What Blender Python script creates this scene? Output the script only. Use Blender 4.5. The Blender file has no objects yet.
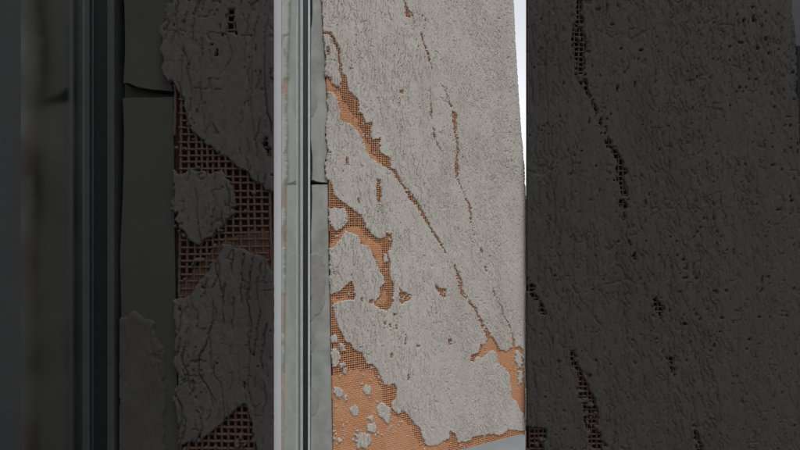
import bpy, math
import numpy as np
from mathutils import Vector

# ------------------------------------------------------------------ camera, sky, sun
F = 450.0                      # focal length in pixels of the 800 x 450 photograph
CAMZ = 0.572
scene = bpy.context.scene
cam_d = bpy.data.cameras.new('camera')
cam = bpy.data.objects.new('camera', cam_d)
scene.collection.objects.link(cam)
cam.location = (0, 0, CAMZ)
cam.rotation_euler = (math.radians(90), 0, 0)
cam_d.sensor_width = 36.0
cam_d.lens = 36.0 * F / 800.0
cam_d.clip_start = 0.02
cam_d.clip_end = 8000
scene.camera = cam
scene.render.resolution_x, scene.render.resolution_y = 1024, 576

SUN_EL, SUN_AZ = math.radians(64), math.radians(148)      # azimuth clockwise from +Y
world = bpy.data.worlds.new('World')
scene.world = world
world.use_nodes = True
wn = world.node_tree
wn.nodes.clear()
sky = wn.nodes.new('ShaderNodeTexSky')
sky.sky_type = 'NISHITA'
sky.sun_disc = False
sky.sun_elevation = SUN_EL
sky.sun_rotation = SUN_AZ
sky.dust_density = 1.2
sky.air_density = 1.0
hs = wn.nodes.new('ShaderNodeHueSaturation')
hs.inputs['Saturation'].default_value = 0.15               # thin overcast
bg = wn.nodes.new('ShaderNodeBackground')
bg.inputs['Strength'].default_value = 0.135
wo = wn.nodes.new('ShaderNodeOutputWorld')
wn.links.new(sky.outputs[0], hs.inputs['Color'])
wn.links.new(hs.outputs[0], bg.inputs['Color'])
wn.links.new(bg.outputs[0], wo.inputs['Surface'])

sd = bpy.data.lights.new('sun', 'SUN')
sd.energy = 1.15
sd.angle = math.radians(25)
sd.color = (1.0, 0.97, 0.93)
sun = bpy.data.objects.new('sun', sd)
scene.collection.objects.link(sun)
sv = Vector((math.sin(SUN_AZ) * math.cos(SUN_EL), math.cos(SUN_AZ) * math.cos(SUN_EL), math.sin(SUN_EL)))
sun.rotation_euler = sv.to_track_quat('Z', 'Y').to_euler()
sun.location = (1, -2, 4)

scene.view_settings.view_transform = 'Standard'
scene.view_settings.look = 'None'
scene.view_settings.gamma = 1
scene.view_settings.use_curve_mapping = False
scene.view_settings.exposure = 0.78

# ------------------------------------------------------------------ noise in numpy
def hash2(ix, iy, seed):
    h = (ix.astype(np.int64) * 374761393 + iy.astype(np.int64) * 668265263 + seed * 974634777) & 0xFFFFFFFF
    h = ((h ^ (h >> 13)) * 1274126177) & 0xFFFFFFFF
    h = ((h ^ (h >> 15)) * 2246822519) & 0xFFFFFFFF
    h = h ^ (h >> 16)
    return h.astype(np.float64) / 4294967295.0 * 2 - 1

def vn(x, y, seed):
    x = np.asarray(x, float); y = np.asarray(y, float)
    ix, iy = np.floor(x), np.floor(y)
    fx, fy = x - ix, y - iy
    fx = fx * fx * fx * (fx * (fx * 6 - 15) + 10); fy = fy * fy * fy * (fy * (fy * 6 - 15) + 10)
    a = hash2(ix, iy, seed); b = hash2(ix + 1, iy, seed)
    c = hash2(ix, iy + 1, seed); d = hash2(ix + 1, iy + 1, seed)
    return (a * (1 - fx) + b * fx) * (1 - fy) + (c * (1 - fx) + d * fx) * fy

def smooth(a, b, x):
    t = np.clip((x - a) / (b - a), 0, 1)
    return t * t * (3 - 2 * t)

def in_poly(px, py, poly):
    inside = np.zeros(px.shape, bool)
    xs = [p[0] for p in poly]; ys = [p[1] for p in poly]
    box = (px >= min(xs)) & (px <= max(xs)) & (py >= min(ys)) & (py <= max(ys))
    if not box.any():
        return inside
    x, y = px[box], py[box]
    r = np.zeros(x.shape, bool)
    n = len(poly)
    for i in range(n):
        x0, y0 = poly[i]; x1, y1 = poly[(i + 1) % n]
        if y0 == y1:
            continue
        c = (y0 > y) != (y1 > y)
        r ^= c & (x < (x1 - x0) * (y - y0) / (y1 - y0) + x0)
    inside[box] = r
    return inside

def ell(cx, cy, rx, ry, n=14):
    return [(cx + rx * math.cos(6.2832 * i / n), cy + ry * math.sin(6.2832 * i / n)) for i in range(n)]

def band(pts, w):
    """thin fissure: polyline with a width at every point"""
    l, r = [], []
    for i, p in enumerate(pts):
        q0 = pts[max(i - 1, 0)]; q1 = pts[min(i + 1, len(pts) - 1)]
        dx, dy = q1[0] - q0[0], q1[1] - q0[1]
        L = math.hypot(dx, dy) or 1
        ww = 1.3 * (w[i] if isinstance(w, (list, tuple)) else w) / 2
        l.append((p[0] - dy / L * ww, p[1] + dx / L * ww)); r.append((p[0] + dy / L * ww, p[1] - dx / L * ww))
    return l + r[::-1]

# ------------------------------------------------------------------ wall outline, read off the photograph
# (x, y) of the photograph's plaster wall; bays turn them into places on their own wall plane
EDGE_L = [(-80, 320), (0, 321.8), (30, 323), (60, 325.5), (75, 325.2), (95, 327), (112, 328), (135, 325.4), (150, 328.2),
          (165, 324.6), (178, 326), (182, 328.3), (224, 328.7), (280, 329.6), (300, 330.4), (340, 331), (390, 332), (450, 333), (520, 335)]
EDGE_R = [(-80, 508.5), (0, 513), (29, 514.4), (58, 515.8), (82, 517.2), (114, 519.6), (144, 522.2), (168, 524.3), (220, 526.2), (300, 528.5), (450, 532), (520, 534)]
def edge_l(y): return np.interp(y, [p[0] for p in EDGE_L], [p[1] for p in EDGE_L])
def edge_r(y): return np.interp(y, [p[0] for p in EDGE_R], [p[1] for p in EDGE_R])

OPEN = []
OPEN.append([(322, 31.5), (327, 32), (329.7, 32.6), (333, 37.7), (338, 45), (339.7, 56), (340, 62.5), (341.5, 66.4), (341.5, 71), (344, 74.2), (346.7, 80.7), (348, 89),
    (353, 95), (357.7, 99), (359, 109.3), (358.5, 113), (363, 114.6), (365.5, 122.4), (372, 122.5), (371.4, 129), (370.7, 135.4),
    (373.3, 140.6), (380.5, 138), (381, 143), (379, 148.4), (383, 155), (389.6, 157.5), (390.2, 166.6), (393, 169), (395.4, 170.6),
    (400.6, 179.7), (404.5, 186.2), (411, 192.7), (416.2, 200.5), (424, 214), (429.5, 224), (433, 230.5), (441, 243.5), (446.8, 252),
    (445, 253.2), (439.2, 244.4), (431.4, 232.3), (427.6, 225.3), (422.7, 218.7), (416, 205.7), (409.7, 201), (404, 190), (397.5, 180), (391, 171.5),
    (385.7, 168), (377.2, 162.7), (372, 160), (365.5, 149.7), (363, 139.3), (357.7, 131.5), (351.2, 124.4), (340.8, 120.5), (339.5, 112),
    (338.2, 105.4), (337, 96.3), (332.4, 92.4), (324, 91.8), (324, 75), (330.4, 78), (331.7, 84.6), (338.2, 87.2), (340, 90),
    (340.8, 79.4), (339.5, 73), (338.7, 66), (337.7, 58), (335.6, 48), (331.2, 38.3), (326, 34.2), (322, 33.6)])
OPEN.append([(454.6, 264.3), (457.3, 272), (461.7, 281), (463.2, 291.7), (468, 297.5), (476.3, 310), (481.3, 320.3), (489, 332), (492, 340),
    (487, 340), (480.6, 326), (475.5, 315), (471.6, 307), (465.4, 299), (459.8, 294), (457.6, 285), (455.4, 273.4), (453.6, 265)])
OPEN.append([(403.5, -2), (406, 4), (408, 11), (412.5, 14.5), (412.5, 20), (409, 18.5), (405, 17), (404.5, 9), (402.8, -2)])
OPEN.append(band([(421, 32), (422.6, 42), (425, 48), (427.8, 57), (429.5, 63), (432, 70)], [1, 1.6, 1, 1.8, 1.2, .8]))
OPEN.append(band([(430, 88), (429.6, 100), (430.5, 114), (431.5, 119)], [.3, .3, 1.6, .6]))
OPEN.append(band([(432.5, 128), (433.5, 135), (434, 141), (440, 150)], [1.1, 1.4, .5, .3]))
for pts, wd in (([(441, 84), (446, 95), (449.4, 104), (451, 108)], [.4, .6, .9, 1.1]),
    ([(452.5, 111), (454, 114), (454.5, 120), (454.6, 131), (456.3, 140), (457.3, 152), (456, 160), (456.5, 168), (456.5, 177), (458.5, 181)], [1, 4, 3.4, 2.2, 1.7, 2.2, 1.8, 3.2, 2, .6]),
    ([(459.5, 185), (461.5, 189)], .9), ([(463, 193), (464.5, 196.5)], .8), ([(465, 198), (467.6, 202), (469.4, 206), (470, 218), (470.6, 224)], [1.1, 1.6, 1.9, 1.5, .6]), ([(472, 230), (474, 236)], .7),
    ([(479.6, 248), (481, 251), (482.5, 255)], [1, 2.2, 1]), ([(484, 267), (486.5, 272)], 1.4), ([(491.6, 288), (493.6, 293), (496, 299)], [.7, 1.6, .8]),
    ([(500, 305), (503, 314), (505.5, 319)], [.6, 1.0, .6]), ([(506.5, 321), (508.5, 325.5), (510.5, 331)], [.8, 1.5, .7]), ([(511.5, 333), (512.8, 339), (513, 347)], [.8, 1.3, 2.2])):
    OPEN.append(band(pts, wd))
OPEN.append(band([(495.5, 299), (500.7, 307), (503, 314), (508.5, 325.5), (512.6, 337)], .6))
OPEN.append(band([(457, 176), (460, 186), (464, 195)], .6))
for b in [(326, 48, 329.2, 56), (400, 90, 403, 94.5), (345.4, 157, 348.2, 164.7), (357.7, 198, 359.2, 203.8), (384, 320, 385.4, 325), (389, 323, 390.5, 328),
          (395, 325, 397, 329), (393, 313, 396, 316), (360.5, 298, 362.5, 301.5), (404, 337, 405.6, 345), (407, 374, 409, 380), (448, 339, 451.5, 344.5),
          (416, 344.5, 419, 347.5), (390, 353, 392, 357.5), (369, 300, 372.5, 303), (340, 68, 342.5, 70.5)]:
    OPEN.append([(b[0], b[1]), (b[2], b[1]), (b[2], b[3]), (b[0], b[3])])
OPEN.append([(377, 179), (379.5, 180), (380, 189), (381, 194), (380, 202), (377, 203), (376, 196), (376.4, 186)])
OPEN.append([(434.5, 284), (439.6, 288.6), (445.5, 289), (445.8, 297), (443, 298.5), (439, 294), (436, 289)])
OPEN.append([(489, 334), (494.2, 340), (499.4, 349), (506, 351.6), (509.8, 347.7), (515, 347), (519, 346), (522, 349), (522.6, 356), (524, 362), (523.5, 371), (525, 384), (527, 392), (540, 394), (540, 470), (522.8, 460),
    (522.5, 432), (526.5, 430), (524.5, 416), (522.8, 413), (520.2, 411), (515, 399.8), (509.8, 394.6), (511, 388), (508.5, 375), (504.6, 368.5), (498, 363.3), (496.2, 355.5), (493, 349),
    (487.7, 353), (481.2, 359.4), (480, 356.8), (475.4, 358), (474, 362.7), (468.9, 360), (471.5, 354.9), (478.6, 351.6), (479.3, 343.8), (485, 344)])
# bare strip along the foot of the wall, joining the big bare corner at the lower left
OPEN.append([(325, 305), (333, 306.6), (334.3, 315), (338.2, 326.8), (343.4, 338), (344.7, 341.2), (351.9, 345), (354.5, 350.3), (361, 351.6), (363.6, 358),
    (366.8, 364), (371.4, 363.3), (376, 368.5), (379.8, 375), (383.7, 384), (390.2, 386), (394.8, 382.2), (396.7, 388), (395.4, 398.5),
    (390.9, 403.7), (392.8, 410.2), (398, 414), (401.3, 410.2), (407, 414), (413.6, 422.6), (418.8, 425.8), (421.4, 435), (424, 441.4), (428, 446),
    (435.7, 445.3), (443.5, 440), (449.4, 438.8), (449.4, 431), (453, 431.5), (455.2, 435), (457.8, 442), (469.5, 440.8), (473.4, 436.2), (494, 433.6), (498, 435.6),
    (503.3, 433), (507, 429.7), (520, 430.5), (526, 430.5), (540, 430), (540, 520), (320, 520)])
OPEN.append([(351.2, 281), (355, 294.3), (354.5, 299.5), (347.3, 300), (339.5, 301.5), (333, 304.7), (326, 309), (326, 294.3), (337, 293), (340.8, 290.4)])
OPEN.append([(326, 180.5), (328.7, 179.7), (331.7, 185), (333, 192.7), (337, 198), (344.7, 203), (352.5, 209.6), (360.3, 214.8), (365, 222.6), (365.5, 226.6), (372, 234.4),
    (376, 238.3), (381, 239.6), (385, 236.4), (386.3, 233), (391.5, 233.8), (392.2, 243.5), (390.2, 248.7), (387.5, 252), (390.2, 261.7), (389.6, 273.4),
    (391.5, 281), (393.5, 282.6), (392.8, 295.6), (392.8, 303.4), (389, 310), (385, 310), (374.6, 306), (374, 302), (380.5, 294.3), (379.8, 287.8), (385, 282.6),
    (382.4, 276), (377.2, 265.6), (373.3, 255.2), (368, 246), (360.3, 243.5), (357.7, 235.7), (351.2, 231.8), (344.7, 231.8), (340.8, 238.3), (335.6, 244.8),
    (330.4, 248), (326, 248.5)])
OPEN.append([(398.7, 287.8), (403, 291.7), (409.7, 293.6), (412, 296.5), (409.7, 299.5), (404.5, 302.8), (400, 302.8), (399, 296)])

ISLE = [
    [(328.2, 208), (334, 208), (339, 209.5), (342.5, 207.3), (347.5, 212), (348.5, 219), (346, 225), (341, 228), (337, 231), (333, 229), (330.5, 225), (328, 218)],
    [(384, 254), (387, 255), (388, 261), (385, 263.5), (383, 260)],
    [(515, 352), (518, 350), (521.5, 355), (521.5, 367), (519, 368.5), (514.5, 361)],
    [(518, 371), (521, 370), (522.5, 376), (521.5, 383), (518, 382.5)],
    ell(334, 339, 3.4, 4.5), ell(342, 348, 2.4, 4), [(330.5, 350), (336, 349), (339, 354), (339.5, 361), (336, 366), (332, 367), (330, 361)],
    ell(342.5, 365, 3, 2.8), ell(345, 371, 2.4, 3.6), ell(338, 392, 5, 5), [(343.5, 395), (346, 394), (348, 400), (344, 399.5)],
    ell(367, 389.5, 4, 4.6), [(350.5, 406), (356, 405), (358, 409), (357.5, 415.5), (352, 416), (350.5, 412)],
    [(377, 410), (381, 402.5), (385, 404), (391, 410), (390.2, 421), (387, 423.5), (382, 418), (377, 414)],
    ell(371, 418, 3, 3), [(367, 424), (375, 422), (376.5, 430), (373, 433.5), (367, 430)],
    [(355, 434.5), (363, 433), (370, 435), (370, 444), (365, 448), (357, 447.5), (356, 441)], ell(339, 440.5, 2.2, 2.2)]

# where orange base coat still fills the netting, nearly flush with it
FILL = [[(326, 380), (352, 368), (372, 372), (384, 392), (382, 402), (396, 418), (412, 428), (420, 446), (450, 441), (449, 452), (560, 425), (560, 520), (326, 520)],
    [(322, 75), (330, 80), (338, 90), (346, 104), (356, 118), (363, 135), (372, 150), (382, 164), (396, 178), (398, 184), (380, 170), (362, 148), (350, 128), (338, 124), (326, 96)],
    [(482, 346), (490, 338), (500, 352), (514, 349), (530, 350), (530, 430), (522, 420), (508, 394), (506, 372), (492, 355), (476, 362)],
    [(330, 244), (338, 236), (344, 228), (356, 226), (372, 240), (382, 246), (384, 262), (379, 268), (366, 246), (352, 236), (340, 246), (330, 252)],
    [(374, 302), (381, 294), (386, 288), (389, 300), (386, 308)], [(331, 300), (346, 296), (350, 300), (336, 304)]]

# ------------------------------------------------------------------ bays: photo point -> place on a wall
class Bay:
    """a vertical wall plane; pt() gives the place of a wall point, off = metres proud of the plane"""
    def __init__(self, origin, tang, scale):
        self.o = np.array(origin); self.t = np.array(tang) / np.linalg.norm(tang)
        self.n = np.array([self.t[1], -self.t[0]])        # towards the camera
        self.k = scale                                    # size of the relief against the light bay
    def world(self, u, z, off):
        p = self.o[None, :] + np.ravel(u)[:, None] * self.t[None, :] + np.ravel(off)[:, None] * self.n[None, :]
        return np.column_stack([p[:, 0], p[:, 1], np.ravel(z)])
    def ray_u(self, X):
        """u of the wall under photo column X (a vertical plane through the lens)"""
        r = (np.asarray(X, float) - 400) / F
        return (r * self.o[1] - self.o[0]) / (self.t[0] - r * self.t[1])
    def to_uz(self, x0, y0):
        X, Y = self.px(x0, y0)
        u = self.ray_u(X)
        d = self.o[1] + u * self.t[1]
        return u, CAMZ + (225 - np.asarray(Y, float)) / F * d
    def to_px(self, u, z):
        X3 = self.o[0] + u * self.t[0]; d = self.o[1] + u * self.t[1]
        return self.inv(400 + F * X3 / d, 225 - F * (z - CAMZ) / d)
    def px(self, x0, y0): return x0, y0
    def inv(self, X, Y): return X, Y
    def pt(self, x0, y0, off):
        u, z = self.to_uz(x0, y0)
        return self.world(u, z, off)[0]

class WideBay(Bay):
    """the dark walls show the same kind of surface at 3.175 times the size"""
    S = 3.175
    def px(self, x0, y0): return (np.asarray(x0, float) - 274) * self.S, 225 + (np.asarray(y0, float) - 225) * self.S
    def inv(self, X, Y): return 274 + X / self.S, 225 + (Y - 225) / self.S

def light_depth(x): return 257.0 / (208 - 0.25 * (x - 525))
A = np.array([(328 - 400) / F * light_depth(328), light_depth(328)])
B = np.array([(526 - 400) / F * light_depth(526), light_depth(526)])
LIGHT = Bay(A, B - A, 1.0)
LEFT = WideBay([-0.4, 0.80], [1, 0], 2.4)
RIGHT = WideBay([0.4, 1.222], [1, 0], 2.3)

# ------------------------------------------------------------------ materials
def new_mat(name):
    m = bpy.data.materials.new(name); m.use_nodes = True
    nt = m.node_tree
    return m, nt, nt.nodes['Principled BSDF']

def mottled(name, c1, c2, scale, rough=0.85, bump=0.3, bscale=900, detail=6, spec=0.3, c3=None, s3=4.0, st3=1.0, metallic=0.0, bdist=0.0006):
    m, nt, b = new_mat(name)
    tc = nt.nodes.new('ShaderNodeTexCoord')
    n = nt.nodes.new('ShaderNodeTexNoise'); n.inputs['Scale'].default_value = scale; n.inputs['Detail'].default_value = detail
    n.inputs['Roughness'].default_value = 0.65
    nt.links.new(tc.outputs['Object'], n.inputs['Vector'])
    r = nt.nodes.new('ShaderNodeValToRGB')
    r.color_ramp.elements[0].position = 0.33; r.color_ramp.elements[1].position = 0.67
    r.color_ramp.elements[0].color = (*c1, 1); r.color_ramp.elements[1].color = (*c2, 1)
    nt.links.new(n.outputs['Fac'], r.inputs['Fac'])
    out = r.outputs['Color']
    if c3:
        n3 = nt.nodes.new('ShaderNodeTexNoise'); n3.inputs['Scale'].default_value = s3; n3.inputs['Detail'].default_value = 4
        mp = nt.nodes.new('ShaderNodeMapping'); mp.inputs['Scale'].default_value = (1, 1, st3)
        nt.links.new(tc.outputs['Object'], mp.inputs['Vector']); nt.links.new(mp.outputs[0], n3.inputs['Vector'])
        r3 = nt.nodes.new('ShaderNodeMapRange'); r3.inputs['From Min'].default_value = 0.48; r3.inputs['From Max'].default_value = 0.72
        r3.inputs['To Max'].default_value = 0.7
        nt.links.new(n3.outputs['Fac'], r3.inputs['Value'])
        mx = nt.nodes.new('ShaderNodeMixRGB'); mx.inputs['Color2'].default_value = (*c3, 1)
        nt.links.new(r3.outputs[0], mx.inputs['Fac']); nt.links.new(out, mx.inputs['Color1'])
        out = mx.outputs['Color']
    nt.links.new(out, b.inputs['Base Color'])
    b.inputs['Roughness'].default_value = rough
    b.inputs['Specular IOR Level'].default_value = spec
    b.inputs['Metallic'].default_value = metallic
    if bump:
        bn = nt.nodes.new('ShaderNodeTexNoise'); bn.inputs['Scale'].default_value = bscale; bn.inputs['Detail'].default_value = 5
        nt.links.new(tc.outputs['Object'], bn.inputs['Vector'])
        bp = nt.nodes.new('ShaderNodeBump'); bp.inputs['Strength'].default_value = bump; bp.inputs['Distance'].default_value = bdist
        nt.links.new(bn.outputs['Fac'], bp.inputs['Height']); nt.links.new(bp.outputs[0], b.inputs['Normal'])
    return m

M = {}
M['plaster'] = mottled('light_plaster', (0.2751, 0.2530, 0.2278), (0.3276, 0.3045, 0.2762), 140, 0.95, 0.25, 420, c3=(0.2688, 0.2363, 0.2090), s3=16, st3=0.3, spec=0.15)
M['smear'] = mottled('grey_mortar_smear', (0.1421, 0.1380, 0.1271), (0.1839, 0.1797, 0.1655), 45, 0.95, 0.4, 420, spec=0.15)
M['net'] = mottled('orange_netting', (0.3087, 0.1491, 0.0738), (0.3944, 0.1975, 0.1069), 50, 0.7, 0, spec=0.3)
M['fill'] = mottled('orange_base_coat', (0.2803, 0.1359, 0.0662), (0.3679, 0.1852, 0.0942), 40, 0.9, 0.3, 500, c3=(0.3328, 0.2058, 0.1280), s3=9, spec=0.15)
M['backing'] = mottled('brown_backing', (0.0660, 0.0211, 0.0123), (0.1056, 0.0352, 0.0194), 60, 0.9, 0.3, 400, spec=0.15)
M['core'] = mottled('dark_core', (0.02, 0.02, 0.02), (0.03, 0.028, 0.026), 20, 0.9, 0, spec=0.1)
M['board'] = mottled('grey_board', (0.1396, 0.1421, 0.1337), (0.2107, 0.2131, 0.1988), 26, 0.75, 0.2, 300, c3=(0.2428, 0.2368, 0.2249), s3=26, st3=0.4)
M['alu'] = mottled('brushed_aluminium', (0.2543, 0.2618, 0.2655), (0.3216, 0.3291, 0.3328), 60, 0.55, 0.15, 300, spec=0.4)
M['rubber'] = mottled('black_rubber', (0.006, 0.007, 0.008), (0.010, 0.011, 0.012), 40, 0.5, 0.05, 300)
M['bead'] = mottled('slate_rubber_bead', (0.016, 0.020, 0.023), (0.022, 0.027, 0.031), 40, 0.35, 0.05, 300)
M['white'] = mottled('white_painted_metal', (0.4576, 0.4708, 0.4928), (0.5104, 0.5236, 0.5456), 6, 0.45, 0.08, 200)
M['concrete'] = mottled('pale_concrete', (0.1584, 0.1742, 0.1822), (0.2006, 0.2165, 0.2244), 9, 0.7, 0.3, 120, c3=(0.1742, 0.1795, 0.1795), s3=3)
M['yard'] = mottled('yard_concrete', (0.16, 0.165, 0.165), (0.22, 0.225, 0.225), 3, 0.85, 0.3, 60, c3=(0.18, 0.18, 0.175), s3=1)
def pane_mat(name, col, rough, metal):
    m, nt, b = new_mat(name)
    tc = nt.nodes.new('ShaderNodeTexCoord')
    n = nt.nodes.new('ShaderNodeTexNoise'); n.inputs['Scale'].default_value = 9; n.inputs['Detail'].default_value = 4
    nt.links.new(tc.outputs['Object'], n.inputs['Vector'])
    mr = nt.nodes.new('ShaderNodeMapRange'); mr.inputs['To Min'].default_value = rough * 0.5; mr.inputs['To Max'].default_value = rough * 1.8
    nt.links.new(n.outputs['Fac'], mr.inputs['Value']); nt.links.new(mr.outputs[0], b.inputs['Roughness'])
    b.inputs['Base Color'].default_value = (*col, 1); b.inputs['Metallic'].default_value = metal
    return m
M['pane'] = pane_mat('mirror_coated_glass', (0.66, 0.71, 0.655), 0.07, 0.80)
# light bay's finishes copied with the darkening put into colour, for two added walls
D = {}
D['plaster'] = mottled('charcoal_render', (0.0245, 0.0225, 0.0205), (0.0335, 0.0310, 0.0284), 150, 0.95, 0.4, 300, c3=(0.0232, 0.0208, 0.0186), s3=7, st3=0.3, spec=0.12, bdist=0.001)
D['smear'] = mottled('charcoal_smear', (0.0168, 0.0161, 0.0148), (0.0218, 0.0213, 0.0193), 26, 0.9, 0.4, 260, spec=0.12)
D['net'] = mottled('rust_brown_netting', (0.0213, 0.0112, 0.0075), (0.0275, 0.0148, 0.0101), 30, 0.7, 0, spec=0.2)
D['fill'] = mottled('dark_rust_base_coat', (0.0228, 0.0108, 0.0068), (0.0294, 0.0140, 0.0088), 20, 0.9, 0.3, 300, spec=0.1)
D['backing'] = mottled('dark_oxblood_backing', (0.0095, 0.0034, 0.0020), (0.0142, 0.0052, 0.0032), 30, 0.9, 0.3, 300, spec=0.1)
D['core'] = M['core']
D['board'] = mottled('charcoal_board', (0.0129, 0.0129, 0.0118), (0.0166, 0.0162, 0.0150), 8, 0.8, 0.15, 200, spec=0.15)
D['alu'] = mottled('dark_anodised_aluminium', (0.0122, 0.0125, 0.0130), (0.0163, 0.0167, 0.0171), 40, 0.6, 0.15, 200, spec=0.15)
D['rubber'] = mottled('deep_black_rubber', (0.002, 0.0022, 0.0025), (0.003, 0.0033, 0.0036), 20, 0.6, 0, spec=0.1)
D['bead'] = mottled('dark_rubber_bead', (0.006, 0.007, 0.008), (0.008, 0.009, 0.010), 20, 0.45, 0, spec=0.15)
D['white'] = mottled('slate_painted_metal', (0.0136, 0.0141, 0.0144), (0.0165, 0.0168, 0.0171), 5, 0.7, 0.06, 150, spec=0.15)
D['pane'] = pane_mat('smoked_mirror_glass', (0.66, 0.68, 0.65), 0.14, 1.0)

# ------------------------------------------------------------------ object helpers
COL = scene.collection
def link(name, verts, faces, mat, parent=None, smooth_shade=False):
    me = bpy.data.meshes.new(name)
    verts = np.asarray(verts, np.float32)
    if isinstance(faces, np.ndarray):
        nf = len(faces)
        me.vertices.add(len(verts)); me.vertices.foreach_set('co', verts.ravel())
        me.loops.add(nf * 4); me.loops.foreach_set('vertex_index', faces.astype(np.int32).ravel())
        me.polygons.add(nf)
        me.polygons.foreach_set('loop_start', np.arange(0, nf * 4, 4, dtype=np.int32))
        me.update(calc_edges=True)
    else:
        me.from_pydata([tuple(map(float, v)) for v in verts], [], faces); me.update()
    if smooth_shade:
        me.polygons.foreach_set('use_smooth', np.ones(len(me.polygons), bool))
    me.materials.append(mat)
    o = bpy.data.objects.new(name, me)
    COL.objects.link(o)
    if parent:
        o.parent = parent
        o.matrix_parent_inverse = parent.matrix_world.inverted()
    return o

def thing(name, label, cat, loc, group=None):
    o = bpy.data.objects.new(name, None); COL.objects.link(o)
    o.empty_display_size = 0.05
    o.location = loc
    o['label'] = label; o['category'] = cat
    if group: o['group'] = group
    bpy.context.view_layer.update()
    return o

def tag(o, label, cat, group=None):
    o['label'] = label; o['category'] = cat
    if group: o['group'] = group
    return o

def prism(bay, outline_uz, off_back, off_front, mitre=None):
    """outline on the wall plane, pushed from off_back to off_front"""
    n = len(outline_uz)
    u = np.array([p[0] for p in outline_uz]); z = np.array([p[1] for p in outline_uz])
    ub, uf = u.copy(), u.copy()
    if mitre:                                              # (u of the end, slope): that end is cut back at an angle
        sel = np.abs(u - mitre[0]) < 0.003
        ub[sel] += -off_back * mitre[1]; uf[sel] += -off_front * mitre[1]
    v = np.vstack([bay.world(ub, z, np.full(n, off_back)), bay.world(uf, z, np.full(n, off_front))])
    f = [list(range(n))[::-1], [n + i for i in range(n)]]
    for i in range(n):
        j = (i + 1) % n
        f.append([i, j, n + j, n + i])
    return v, f

def plan_prism(pts, z0, z1):
    n = len(pts)
    v = [(p[0], p[1], z0) for p in pts] + [(p[0], p[1], z1) for p in pts]
    f = [list(range(n))[::-1], [n + i for i in range(n)]]
    for i in range(n):
        j = (i + 1) % n
        f.append([i, j, n + j, n + i])
    return v, f

def fix(o, bev=0):
    import bmesh
    bm = bmesh.new(); bm.from_mesh(o.data)
    bmesh.ops.recalc_face_normals(bm, faces=bm.faces)
    bm.to_mesh(o.data); bm.free()
    if bev:
        m = o.modifiers.new('bevel', 'BEVEL'); m.width = bev; m.segments = 2; m.limit_method = 'ANGLE'
    return o

# ------------------------------------------------------------------ plaster
REF = LIGHT
def ref_mm(x0, y0):
    u, z = REF.to_uz(x0, y0)
    return u * 1000, z * 1000

def lips(um, vm, lam, ln, slant, bend, seed):
    """drag wrinkles: the skin rises slowly, then breaks off in a short near-upright step"""
    p = (um + slant * vm) / lam + bend * vn(um / (lam * 2.3), vm / (ln * 1.4), seed) + 0.35 * bend * vn(um / lam, vm / (ln * 0.4), seed + 1)
    fl = np.floor(p); fr = p - fl
    a = smooth(-0.18, 0.32, vn(fl * 0.73 + 0.5, vm / ln + fl * 3.7, seed + 2))
    return a * (fr ** 3), a * smooth(1.7 / lam, 0.5 / lam, fr)

def relief(um, vm):
    """height in mm of the dragged plaster skin, in the light wall's own millimetres"""
    near = smooth(440, 150, um)
    h = 1.0 * vn(um / 55, vm / 70, 7) + 0.75 * vn(um / 11, vm / 40, 8)
    h += 0.22 * vn(um / 4.6, vm / 11, 9) + 0.08 * vn(um / 2.1, vm / 2.9, 10) + 0.05 * vn(um / 1.2, vm / 1.4, 11)
    zone = 0.55 + 0.45 * smooth(-0.35, 0.3, vn(um / 45, vm / 60, 12))
    for lam, ln, sl, bd, up, dn, wt, sd_ in ((11, 26, 0.06, 0.55, 1.1, 2.9, 0.15 + 0.85 * near, 110), (6.4, 11, -0.05, 0.4, 0.9, 2.3, 0.6 + 0.4 * near, 120),
                                             (4.6, 6, 0.30, 0.7, 0.6, 1.7, 0.95 - 0.75 * near, 130), (5.4, 7, -0.45, 0.7, 0.5, 1.3, 0.75 - 0.65 * near, 140)):
        a, b = lips(um, vm, lam, ln, sl, bd, sd_)
        h += (up * a - dn * b) * wt * zone
    # short cross cracks
    wu = um + 2.2 * vn(um / 7, vm / 7, 3); wv = vm + 2.2 * vn(um / 7, vm / 7, 5)
    r3 = np.abs(vn(wv / 8, wu / 12, 17))
    h -= 1.6 * smooth(0.08, 0.03, r3) * smooth(0.42, 0.6, vn(um / 11, vm / 11, 18))
    # scattered pits
    pit = vn(um / 1.9, vm / 3.2, 20)
    h -= 2.0 * smooth(0.78, 0.93, pit) * smooth(-0.3, 0.4, vn(um / 40, vm / 40, 21) + um / 900)
    return h

def plaster_mask(x0, y0, um, vm):
    jx = 0.8 * vn(um / 7, vm / 7, 31) + 0.45 * vn(um / 3, vm / 3, 32)
    jy = 0.8 * vn(um / 7, vm / 7, 33) + 0.45 * vn(um / 3, vm / 3, 34)
    x, y = x0 + jx, y0 + jy
    m = (x > edge_l(y)) & (x0 + 0.25 * jx < edge_r(y0))
    op = np.zeros(m.shape, bool)
    for p in OPEN: op |= in_poly(x, y, p)
    # crumbs bridging the narrow fissures
    op &= ~((vn(um / 3.6, vm / 3.6, 35) > 0.52) & True & (x0 > 400) & (y0 < 335))
    isl = np.zeros(m.shape, bool)
    xi, yi = x + 0.9 * vn(um / 5, vm / 5, 45), y + 0.9 * vn(um / 5, vm / 5, 46)
    for p in ISLE: isl |= in_poly(xi, yi, p)
    # torn spots with netting showing, thicker in the worn right margin
    worn = smooth(485, 520, x0) * smooth(300, 120, y0) * 0.12 + smooth(0.2, 0.5, vn(um / 45, vm / 70, 36)) * 0.06
    hole = vn(um / 3.4, vm / 3.8, 37) > 0.945 - worn
    crumb = op & (vn(um / 3.2, vm / 3.4, 38) > 0.90 - 0.25 * smooth(0.0, 0.5, vn(um / 30, vm / 30, 39)))
    return m & (~op | isl | crumb) & ~(hole & ~isl)

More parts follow.
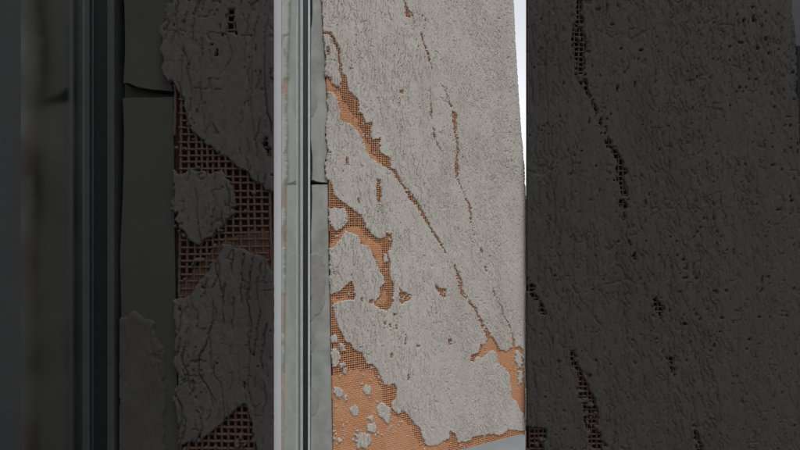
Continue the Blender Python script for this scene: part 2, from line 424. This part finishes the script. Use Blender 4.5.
def fill_mask(x0, y0, um, vm):
    x = x0 + 2.0 * vn(um / 14, vm / 14, 41) + 0.8 * vn(um / 5, vm / 5, 42)
    y = y0 + 2.0 * vn(um / 14, vm / 14, 43) + 0.8 * vn(um / 5, vm / 5, 44)
    m = np.zeros(x.shape, bool)
    for p in FILL: m |= in_poly(x, y, p)
    return m & (x0 > edge_l(y0) + 0.6) & (x0 < edge_r(y0) - 0.2)

def components(mask):
    """labels of 8-connected regions, by runs and union-find"""
    H, W = mask.shape
    par = []
    def find(a):
        while par[a] != a:
            par[a] = par[par[a]]; a = par[a]
        return a
    lab = np.zeros(mask.shape, np.int32) - 1
    prev = []
    for r in range(H):
        row = np.concatenate([[0], mask[r].astype(np.int8), [0]])
        d = np.diff(row)
        st, en = np.where(d == 1)[0], np.where(d == -1)[0]
        cur = []
        k = 0
        for s, e in zip(st, en):
            idx = len(par); par.append(idx)
            while k < len(prev) and prev[k][1] < s: k += 1
            q = k
            while q < len(prev) and prev[q][0] <= e:
                a, b = find(prev[q][2]), find(idx)
                if a != b: par[b] = a
                q += 1
            cur.append((s, e, idx)); lab[r, s:e] = idx
        prev = cur
    root = np.array([find(i) for i in range(len(par))] + [-1])
    return root[lab]

def blur(a, n):
    for _ in range(n):
        a = (a + np.roll(a, 1, 0) + np.roll(a, -1, 0)) / 3
        a = (a + np.roll(a, 1, 1) + np.roll(a, -1, 1)) / 3
    return a

def sheet(bay, mask, U, Z, height, low, name, mat, parent, min_cells=6, part_cells=60, crumbs='plaster_crumbs'):
    """one raised mesh for every connected region of the mask; the small ones joined as crumbs"""
    lab = components(mask)
    ids, cnt = np.unique(lab[lab >= 0], return_counts=True)
    H, W = mask.shape
    small = np.zeros(mask.shape, bool)
    def make(sel, nm):
        dil = sel.copy()
        dil[1:] |= sel[:-1]; dil[:-1] |= sel[1:]; d2 = dil.copy()
        dil[:, 1:] |= d2[:, :-1]; dil[:, :-1] |= d2[:, 1:]
        q = dil[:-1, :-1] & dil[1:, :-1] & dil[:-1, 1:] & dil[1:, 1:]
        q &= sel[:-1, :-1] | sel[1:, :-1] | sel[:-1, 1:] | sel[1:, 1:]
        if not q.any(): return None
        hh = np.where(sel, height, low)
        gi = np.arange(H * W).reshape(H, W)
        f = np.column_stack([gi[:-1, :-1][q], gi[:-1, 1:][q], gi[1:, 1:][q], gi[1:, :-1][q]])
        used, invx = np.unique(f.ravel(), return_inverse=True)
        v = bay.world(U.ravel()[used], Z.ravel()[used], hh.ravel()[used])
        return link(nm, v, invx.reshape(-1, 4), mat, parent, True)
    out = []
    for i, c in sorted(zip(ids, cnt), key=lambda t: -t[1]):
        if c < min_cells: continue
        if c < part_cells:
            small |= lab == i; continue
        out.append(make(lab == i, name))
    if small.any():
        o = make(small, crumbs)
        if o: o['kind'] = 'stuff'
    return out

def grid(bay, u0, u1, z0, z1, res):
    u = np.arange(u0, u1 + res, res); z = np.arange(z0, z1 + res, res)
    U, Z = np.meshgrid(u, z)
    x0, y0 = bay.to_px(U, Z)
    um, vm = ref_mm(x0, y0)
    return U, Z, x0, y0, um, vm

def netting(bay, parent, mat, u0, u1, z0, z1, pitch, width, xa, xb, xmin_pad=0.3):
    """woven strands, upright and level, each slightly uneven; one mesh for the whole net"""
    V, Fc = [], []
    base = 0
    def strand(us, zs, ok, along_z, phase):
        nonlocal base
        n = len(us)
        w = width / 2
        wv = 0.25 * width * np.cos(np.arange(n) * math.pi + phase)
        for s, off in ((-w, -0.5 * width), (-w * 0.6, 0.25 * width), (w * 0.6, 0.25 * width), (w, -0.5 * width)):
            if along_z: V.append(bay.world(us + s, zs, np.full(n, off) + wv))
            else: V.append(bay.world(us, zs + s, np.full(n, off) - wv))
        i = np.arange(n - 1)[ok[:-1] & ok[1:]]
        for k in range(3):
            Fc.append(np.column_stack([base + k * n + i, base + (k + 1) * n + i, base + (k + 1) * n + i + 1, base + k * n + i + 1]))
        base += 4 * n
    nu, nz = int((u1 - u0) / pitch), int((z1 - z0) / pitch)
    rs = np.random.RandomState(5)
    for i in range(nu + 1):
        zs = z0 + np.arange(nz + 1) * pitch
        us = np.full(zs.shape, u0 + i * pitch + rs.normal(0, pitch * 0.05)) + 0.35 * pitch * vn(zs / (pitch * 17), np.full(zs.shape, i * 0.21), 51)
        x0, y0 = bay.to_px(us, zs)
        strand(us, zs, (x0 > np.maximum(edge_l(y0), xa) + xmin_pad) & (x0 < np.minimum(edge_r(y0), xb) - 0.3), True, (i % 2) * math.pi)
    for j in range(nz + 1):
        us = u0 + np.arange(nu + 1) * pitch
        zs = np.full(us.shape, z0 + j * pitch + rs.normal(0, pitch * 0.05)) + 0.35 * pitch * vn(us / (pitch * 17), np.full(us.shape, j * 0.21), 52)
        x0, y0 = bay.to_px(us, zs)
        strand(us, zs, (x0 > np.maximum(edge_l(y0), xa) + xmin_pad) & (x0 < np.minimum(edge_r(y0), xb) - 0.3), False, (j % 2) * math.pi)
    o = link('netting', np.vstack(V), np.vstack(Fc), mat, parent)
    o['kind'] = 'stuff'
    return o

def build_wall(bay, T, root, xa, xb, ztop, res, pitch, width, body_top, cut_right=None, depth=0.12, mitre=0.0, zf=0.0):
    """core, backing, netting, base coat and plaster of one wall between photo columns xa..xb"""
    k = bay.k
    BACK = -0.0055 if k == 1 else -0.0036               # how far the backing lies behind the netting
    # outlines on the wall plane
    def left_line(pad):
        pts = []
        for y, x in EDGE_L:
            u, z = bay.to_uz(max(x, xa) + pad, y); pts.append((float(u), float(z)))
        return pts
    def right_line():
        pts = []
        for y, x in EDGE_R:
            u, z = bay.to_uz(min(x, xb), y); pts.append((float(u), float(z)))
        return pts
    def clean(L, z0, z1):
        zs = np.array([p[1] for p in L]); us = np.array([p[0] for p in L])
        o = np.argsort(zs); zs, us = zs[o], us[o]
        inner = [(float(u), float(z)) for u, z in zip(us, zs) if z0 < z < z1]
        return [(float(np.interp(z0, zs, us)), z0)] + inner + [(float(np.interp(z1, zs, us)), z1)]
    lz = clean(left_line(0.0), zf, body_top); rz = clean(right_line(), zf, body_top)
    outl = lz + rz[::-1]
    mt = None
    if mitre: mt = (float(bay.to_uz(xa if mitre > 0 else xb, 225)[0]), mitre)
    v, f = prism(bay, outl, -0.030 * 1.0, BACK * k, mt)
    fix(link('backing', v, f, T['backing'], root))
    ucore = float(bay.to_uz(max(309.5, xa), 225)[0])
    outc = [(ucore, zf), (ucore, body_top - 0.002)] + [(p[0] - 0.002, min(p[1], body_top - 0.002)) for p in rz[::-1]]
    v, f = prism(bay, outc, -depth, -0.0302, mt)
    fix(link('core', v, f, T['core'], root))
    u0 = min(p[0] for p in lz) - 0.004; u1 = max(p[0] for p in rz) + 0.004
    netting(bay, root, T['net'], u0, u1, zf, ztop, pitch, width, xa, xb)
    U, Z, x0, y0, um, vm = grid(bay, u0, u1, zf, ztop, res * 2.2)
    fm = fill_mask(x0, y0, um, vm) & (x0 > xa + 1.2) & (x0 < xb - 1.2)
    fh = k * 1e-3 * (-0.15 + 0.5 * vn(um / 6, vm / 6, 61) + 0.35 * vn(um / 2.5, vm / 2.5, 62))
    sheet(bay, fm, U, Z, fh, (BACK - 0.0001) * k, 'base_coat', T['fill'], root, 8, 40, 'base_coat_crumbs')
    U, Z, x0, y0, um, vm = grid(bay, u0, u1, zf + 0.002, ztop, res)
    pm = plaster_mask(x0, y0, um, vm) & (x0 > xa + 0.3) & (x0 < xb - 0.3)
    soft = blur((pm | (x0 >= edge_r(y0) - 1.0) | (x0 > xb - 1.0) | (x0 < xa + 1.0)).astype(float), 3)
    h = k * 1e-3 * ((2.4 + 0.9 * soft) * (1.0 if k == 1 else 0.8) + relief(um, vm) * (0.55 + 0.45 * soft) * (1.0 if k == 1 else 0.72))
    # a pale curled rim where the sheet has torn
    h = np.maximum(h, k * 1e-3 * 0.35)
    sheet(bay, pm, U, Z, h, -0.0008 * k, 'plaster_patch', T['plaster'], root)
    return outl, rz

# ------------------------------------------------------------------ ground
FOOT = -0.25                                     # the yard lies a step below the ledge
g = link('ground', [(-2500, -2500, FOOT), (2500, -2500, FOOT), (2500, 2500, FOOT), (-2500, 2500, FOOT)], [[0, 1, 2, 3]], M['yard'])
g['kind'] = 'structure'

v, f = plan_prism([(-1.3, 0.60), (0.165, 0.60), (0.317, 1.142), (0.340, 1.2225), (0.349, 1.26), (0.30, 1.45), (-1.3, 1.45)], FOOT, 0.0)
lg = fix(link('concrete_ledge', v, f, M['concrete']), 0.004)
tag(lg, 'smooth pale blue grey ledge under the foot of the peeling wall', 'ledge')

# ------------------------------------------------------------------ light wall
TOP = 1.45
w = thing('peeling_wall', 'pale grey plaster wall flaking off orange netting, beside the white sliver of sky', 'wall', (LIGHT.o[0], LIGHT.o[1], 0))
build_wall(LIGHT, M, w, 300, 526.5, TOP, 0.00100, 0.0049, 0.0018, TOP)

# ------------------------------------------------------------------ added walls: darkened, enlarged copies of the light wall
wl = thing('charcoal_peeling_wall', 'charcoal wall with dark flaking plaster over rust brown netting', 'wall', (-0.3, 0.8, 0))
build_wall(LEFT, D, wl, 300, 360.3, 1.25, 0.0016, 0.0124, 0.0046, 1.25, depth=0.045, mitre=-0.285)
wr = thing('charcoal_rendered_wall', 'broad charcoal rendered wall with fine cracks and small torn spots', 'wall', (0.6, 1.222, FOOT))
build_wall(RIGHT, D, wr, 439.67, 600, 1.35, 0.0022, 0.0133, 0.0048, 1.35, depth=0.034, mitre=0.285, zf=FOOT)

# ------------------------------------------------------------------ boards, window, jamb
def build_boards(bay, T, labels, top):
    """two boards beside the plaster, a black joint between them"""
    zt = top
    def uz(x, y): u, z = bay.to_uz(x, y); return (float(u), float(z))
    def edge(ya, yb, pad, n=40):
        return [uz(float(edge_l(y)) + pad, y) for y in np.linspace(ya, yb, n)]
    wob = lambda y, a: a * float(vn(np.array([y / 9.0]), np.array([0.3]), 71)[0])
    ytop = -50
    # upper board: left side keeps off the metal strip where the joint is open
    left = [(311.0, ytop), (312.6, 0), (312.9, 12), (312.3, 24), (311.3, 30), (311.0, 60), (311.2, 110), (311.2, 140), (312.6, 156), (312.9, 170), (312.4, 180.0)]
    left = [(x + wob(y, 0.25), y) for x, y in left]
    low = [(314, 180.0), (316.5, 181.2), (321, 182.0), (328.1, 182.6)]
    up = [uz(*p) for p in left] + [uz(*p) for p in low] + edge(181.5, ytop, -0.25)
    left2 = [(311.0, 480), (311.1, 420), (311.4, 360), (311.3, 300), (311.7, 260), (311.3, 235), (312.2, 215), (312.5, 196), (312.2, 184.8)]
    left2 = [(x + wob(y, 0.2), y) for x, y in left2]
    hi = [(317, 184.5), (322, 184.6), (328.2, 184.3)]
    lo = [uz(*p) for p in left2] + [uz(*p) for p in hi] + edge(184.8, 480, -0.25)
    objs = []
    for outl, lab in ((up, labels[0]), (lo, labels[1])):
        outl = [(u, min(max(z, 0.0), zt)) for u, z in outl]
        cl = []
        for p in outl:
            if not cl or abs(p[0] - cl[-1][0]) + abs(p[1] - cl[-1][1]) > 1e-5: cl.append(p)
        v, f = prism(bay, cl, -0.0304, -0.0022 * bay.k)
        e = thing('cladding_board', lab, 'board', tuple(bay.world(np.array([cl[0][0]]), np.array([0.0]), np.array([-0.01]))[0]), 'grey boards beside the plaster')
        fix(link('panel', v, f, T['board'], e), 0.0006)
        objs.append(e)
    # mortar smears trowelled onto the boards
    smears = [(objs[1], [(311, 254), (318, 253), (322, 257), (325, 264), (325.6, 285), (325, 303), (320, 313), (315, 316), (311, 321)], 1.0),
              (objs[1], [(311, 322), (314, 330), (316, 345), (313, 352), (311, 356)], 0.4),
              (objs[1], [(311, 388), (314, 386.5), (318, 391), (320, 400), (319, 408), (316, 415), (311, 418)], 0.5),
              (objs[0], [(311, 96), (315, 92), (318, 101), (316, 112), (311, 118)], 0.35)]
    ua, _ = bay.to_uz(309.8, 225); ub, _ = bay.to_uz(334, 225)
    U, Z, x0, y0, um, vm = grid(bay, float(ua), float(ub), 0.003, top, 0.0011 * (1 if bay.k == 1 else 1.5))
    for par, poly, th in smears:
        x = x0 + 0.5 * vn(um / 6, vm / 6, 81); y = y0 + 1.2 * vn(um / 7, vm / 7, 82)
        m = in_poly(x, y, poly) & (x0 > 311.2)
        soft = blur(m.astype(float), 4)
        h = bay.k * 1e-3 * (-2.0 + th * (0.5 + 1.1 * soft + 0.5 * np.maximum(relief(um, vm), -0.8)))
        h = np.maximum(h, bay.k * 1e-3 * -2.05)
        sheet(bay, m, U, Z, h, -0.0024 * bay.k, 'mortar_smear', T['smear'], par, 20, 60, 'mortar_crumbs')
    return objs

def ray2(bay, x0):
    X, _ = bay.px(x0, 225)
    d = np.array([(float(X) - 400) / F, 1.0])
    return d

def solve_pane(bay, xg, xr, xt, offg):
    """plan angle of a pane through column xg so that column xr mirrors the wall at column xt"""
    G = bay.pt(xg, 225, offg)[:2]
    tgt = bay.pt(xt, 225, 0)[:2]
    best = None
    for a in np.linspace(math.radians(200), math.radians(340), 2801):
        t = np.array([math.cos(a), math.sin(a)])
        d = ray2(bay, xr)
        Mx = np.column_stack([d, -t])
        if abs(np.linalg.det(Mx)) < 1e-6: continue
        s, q = np.linalg.solve(Mx, G)
        if q <= 0.002 or s <= 0.2: continue
        P = d * s
        n = np.array([-t[1], t[0]])
        if n[0] < 0: n = -n
        r = d - 2 * d.dot(n) * n
        e = tgt - P
        ang = abs(math.atan2(r[0] * e[1] - r[1] * e[0], r.dot(e)))
        if best is None or ang < best[0]: best = (ang, a)
    a = best[1]
    return G, np.array([math.cos(a), math.sin(a)]), best

def build_window(bay, T, label, top, x_near):
    k = bay.k
    G, t, best = solve_pane(bay, 301.2, 285.6, 328.5, 0.0022)
    n = np.array([-t[1], t[0]])
    if n[0] < 0: n = -n
    d = ray2(bay, x_near)
    s, q = np.linalg.solve(np.column_stack([d, -t]), G)
    N = G + t * q
    root = thing('window', label, 'window', (G[0], G[1], 0))
    v, f = plan_prism([G, N, N - n * 0.006, G - n * 0.006], 0.0, top)
    fix(link('glass_pane', v, f, T['pane'], root))
    def strip(name, xa, xb, offa, offb, mat, back, bev=0.0):
        a = bay.pt(xa, 225, offa)[:2]; b = bay.pt(xb, 225, offb)[:2]
        v, f = plan_prism([a, b, b - bay.n * back, a - bay.n * back], 0.0, top)
        return fix(link(name, v, f, mat, root), bev)
    strip('metal_lip', 301.0, 302.5, 0.0036, 0.0030, T['alu'], 0.02, 0.0003)
    strip('gasket', 302.4, 308.1, -0.0025, -0.0025, T['rubber'], 0.016)
    # rounded bead in front of the black groove
    a = bay.pt(302.55, 225, -0.0022)[:2]; b = bay.pt(303.5, 225, -0.0022)[:2]
    c = (a + b) / 2; r = np.linalg.norm(b - a) / 2
    pts = [c + r * np.array([math.cos(q_), math.sin(q_)]) for q_ in np.linspace(0, 2 * math.pi, 16, endpoint=False)]
    v, f = plan_prism(pts, 0.0, top)
    bead = fix(link('bead', v, f, T['bead'], root))
    strip('metal_strip', 307.9, 310.1, 0.0012, 0.0012, T['alu'], 0.032, 0.0006)
    return root, N, n, best

light_boards = build_boards(LIGHT, M, ['light grey board above the black horizontal joint, beside pale plaster',
    'light grey board below the black joint, smeared with mortar beside pale plaster'], TOP - 0.004)
dark_boards = build_boards(LEFT, D, ['charcoal board above the black joint beside the dark netting', 'charcoal board below the joint with a large dark mortar smear'], 1.24)  # added boards, the light ones repeated in darkened colour

wl_, N1, n1, b1 = build_window(LIGHT, M, 'narrow mirror glass pane with black gasket and bright metal edge strips', TOP - 0.004, 281.6)
wd_, N2, n2, b2 = build_window(LEFT, D, 'smoked glass pane with wide black gasket and dark metal edge strips', 1.24, 280.6)  # added window, enlarged from the light one, its trim darkened
print('panes', N1, b1, N2, b2)

# white jamb closes the end of the darkened wall and runs back to the light pane
d1 = max(float(N1[1]), 0.852)
jr = np.array([(282.0 - 400) / F * d1, d1]); jl = np.array([(270.0 - 400) / F * d1, d1])
v, f = plan_prism([jl, jr, jr + np.array([0.0, 0.03]) - n1 * 0.008, jl + np.array([0.0, 0.03])], 0.0, TOP - 0.004)
print('jamb', jl, jr, N1)
j = fix(link('door_jamb', v, f, M['white']), 0.002)
tag(j, 'white painted upright jamb between the charcoal wall and the mirror pane', 'jamb')

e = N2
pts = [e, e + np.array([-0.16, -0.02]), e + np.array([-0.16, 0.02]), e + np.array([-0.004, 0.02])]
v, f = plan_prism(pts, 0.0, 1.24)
j = fix(link('door_jamb', v, f, D['white']))  # added jamb, the white one's colour darkened
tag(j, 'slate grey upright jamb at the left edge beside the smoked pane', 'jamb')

# ------------------------------------------------------------------ added panel and post behind the darkened wall, far right
def at(X, Y, d): return np.array([(X - 400) / F * d, d, CAMZ + (225 - Y) / F * d])
d = 1.33
zb = at(0, 46, d)[2]
pa, pb = at(780, 0, d), at(850, 0, d)
v, f = plan_prism([pa[:2], pb[:2], pb[:2] + np.array([0, .05]), pa[:2] + np.array([0, .05])], FOOT, 1.5)
D['slate'] = mottled('slate_grey_paint', (0.036, 0.038, 0.042), (0.044, 0.046, 0.050), 5, 0.7, 0.06, 150, spec=0.15)  # tone of dimmed sky, painted on an added panel
s = fix(link('slate_panel', v, f, D['slate']))
tag(s, 'slate grey panel seen past the top right corner of the charcoal wall', 'panel')
pa, pb = at(796.5, 0, 1.26), at(850, 0, 1.26)
zb = at(0, 45, 1.26)[2]
v, f = plan_prism([pa[:2], pb[:2], pb[:2] + np.array([0, .04]), pa[:2] + np.array([0, .04])], FOOT, zb)
s = fix(link('black_post', v, f, D['rubber']), 0.003)  # added post in place of a dark building
tag(s, 'black square post standing at the far right edge', 'post')

for o in scene.objects:
    if o.parent is None and o.get('category'): o['kind'] = 'thing'
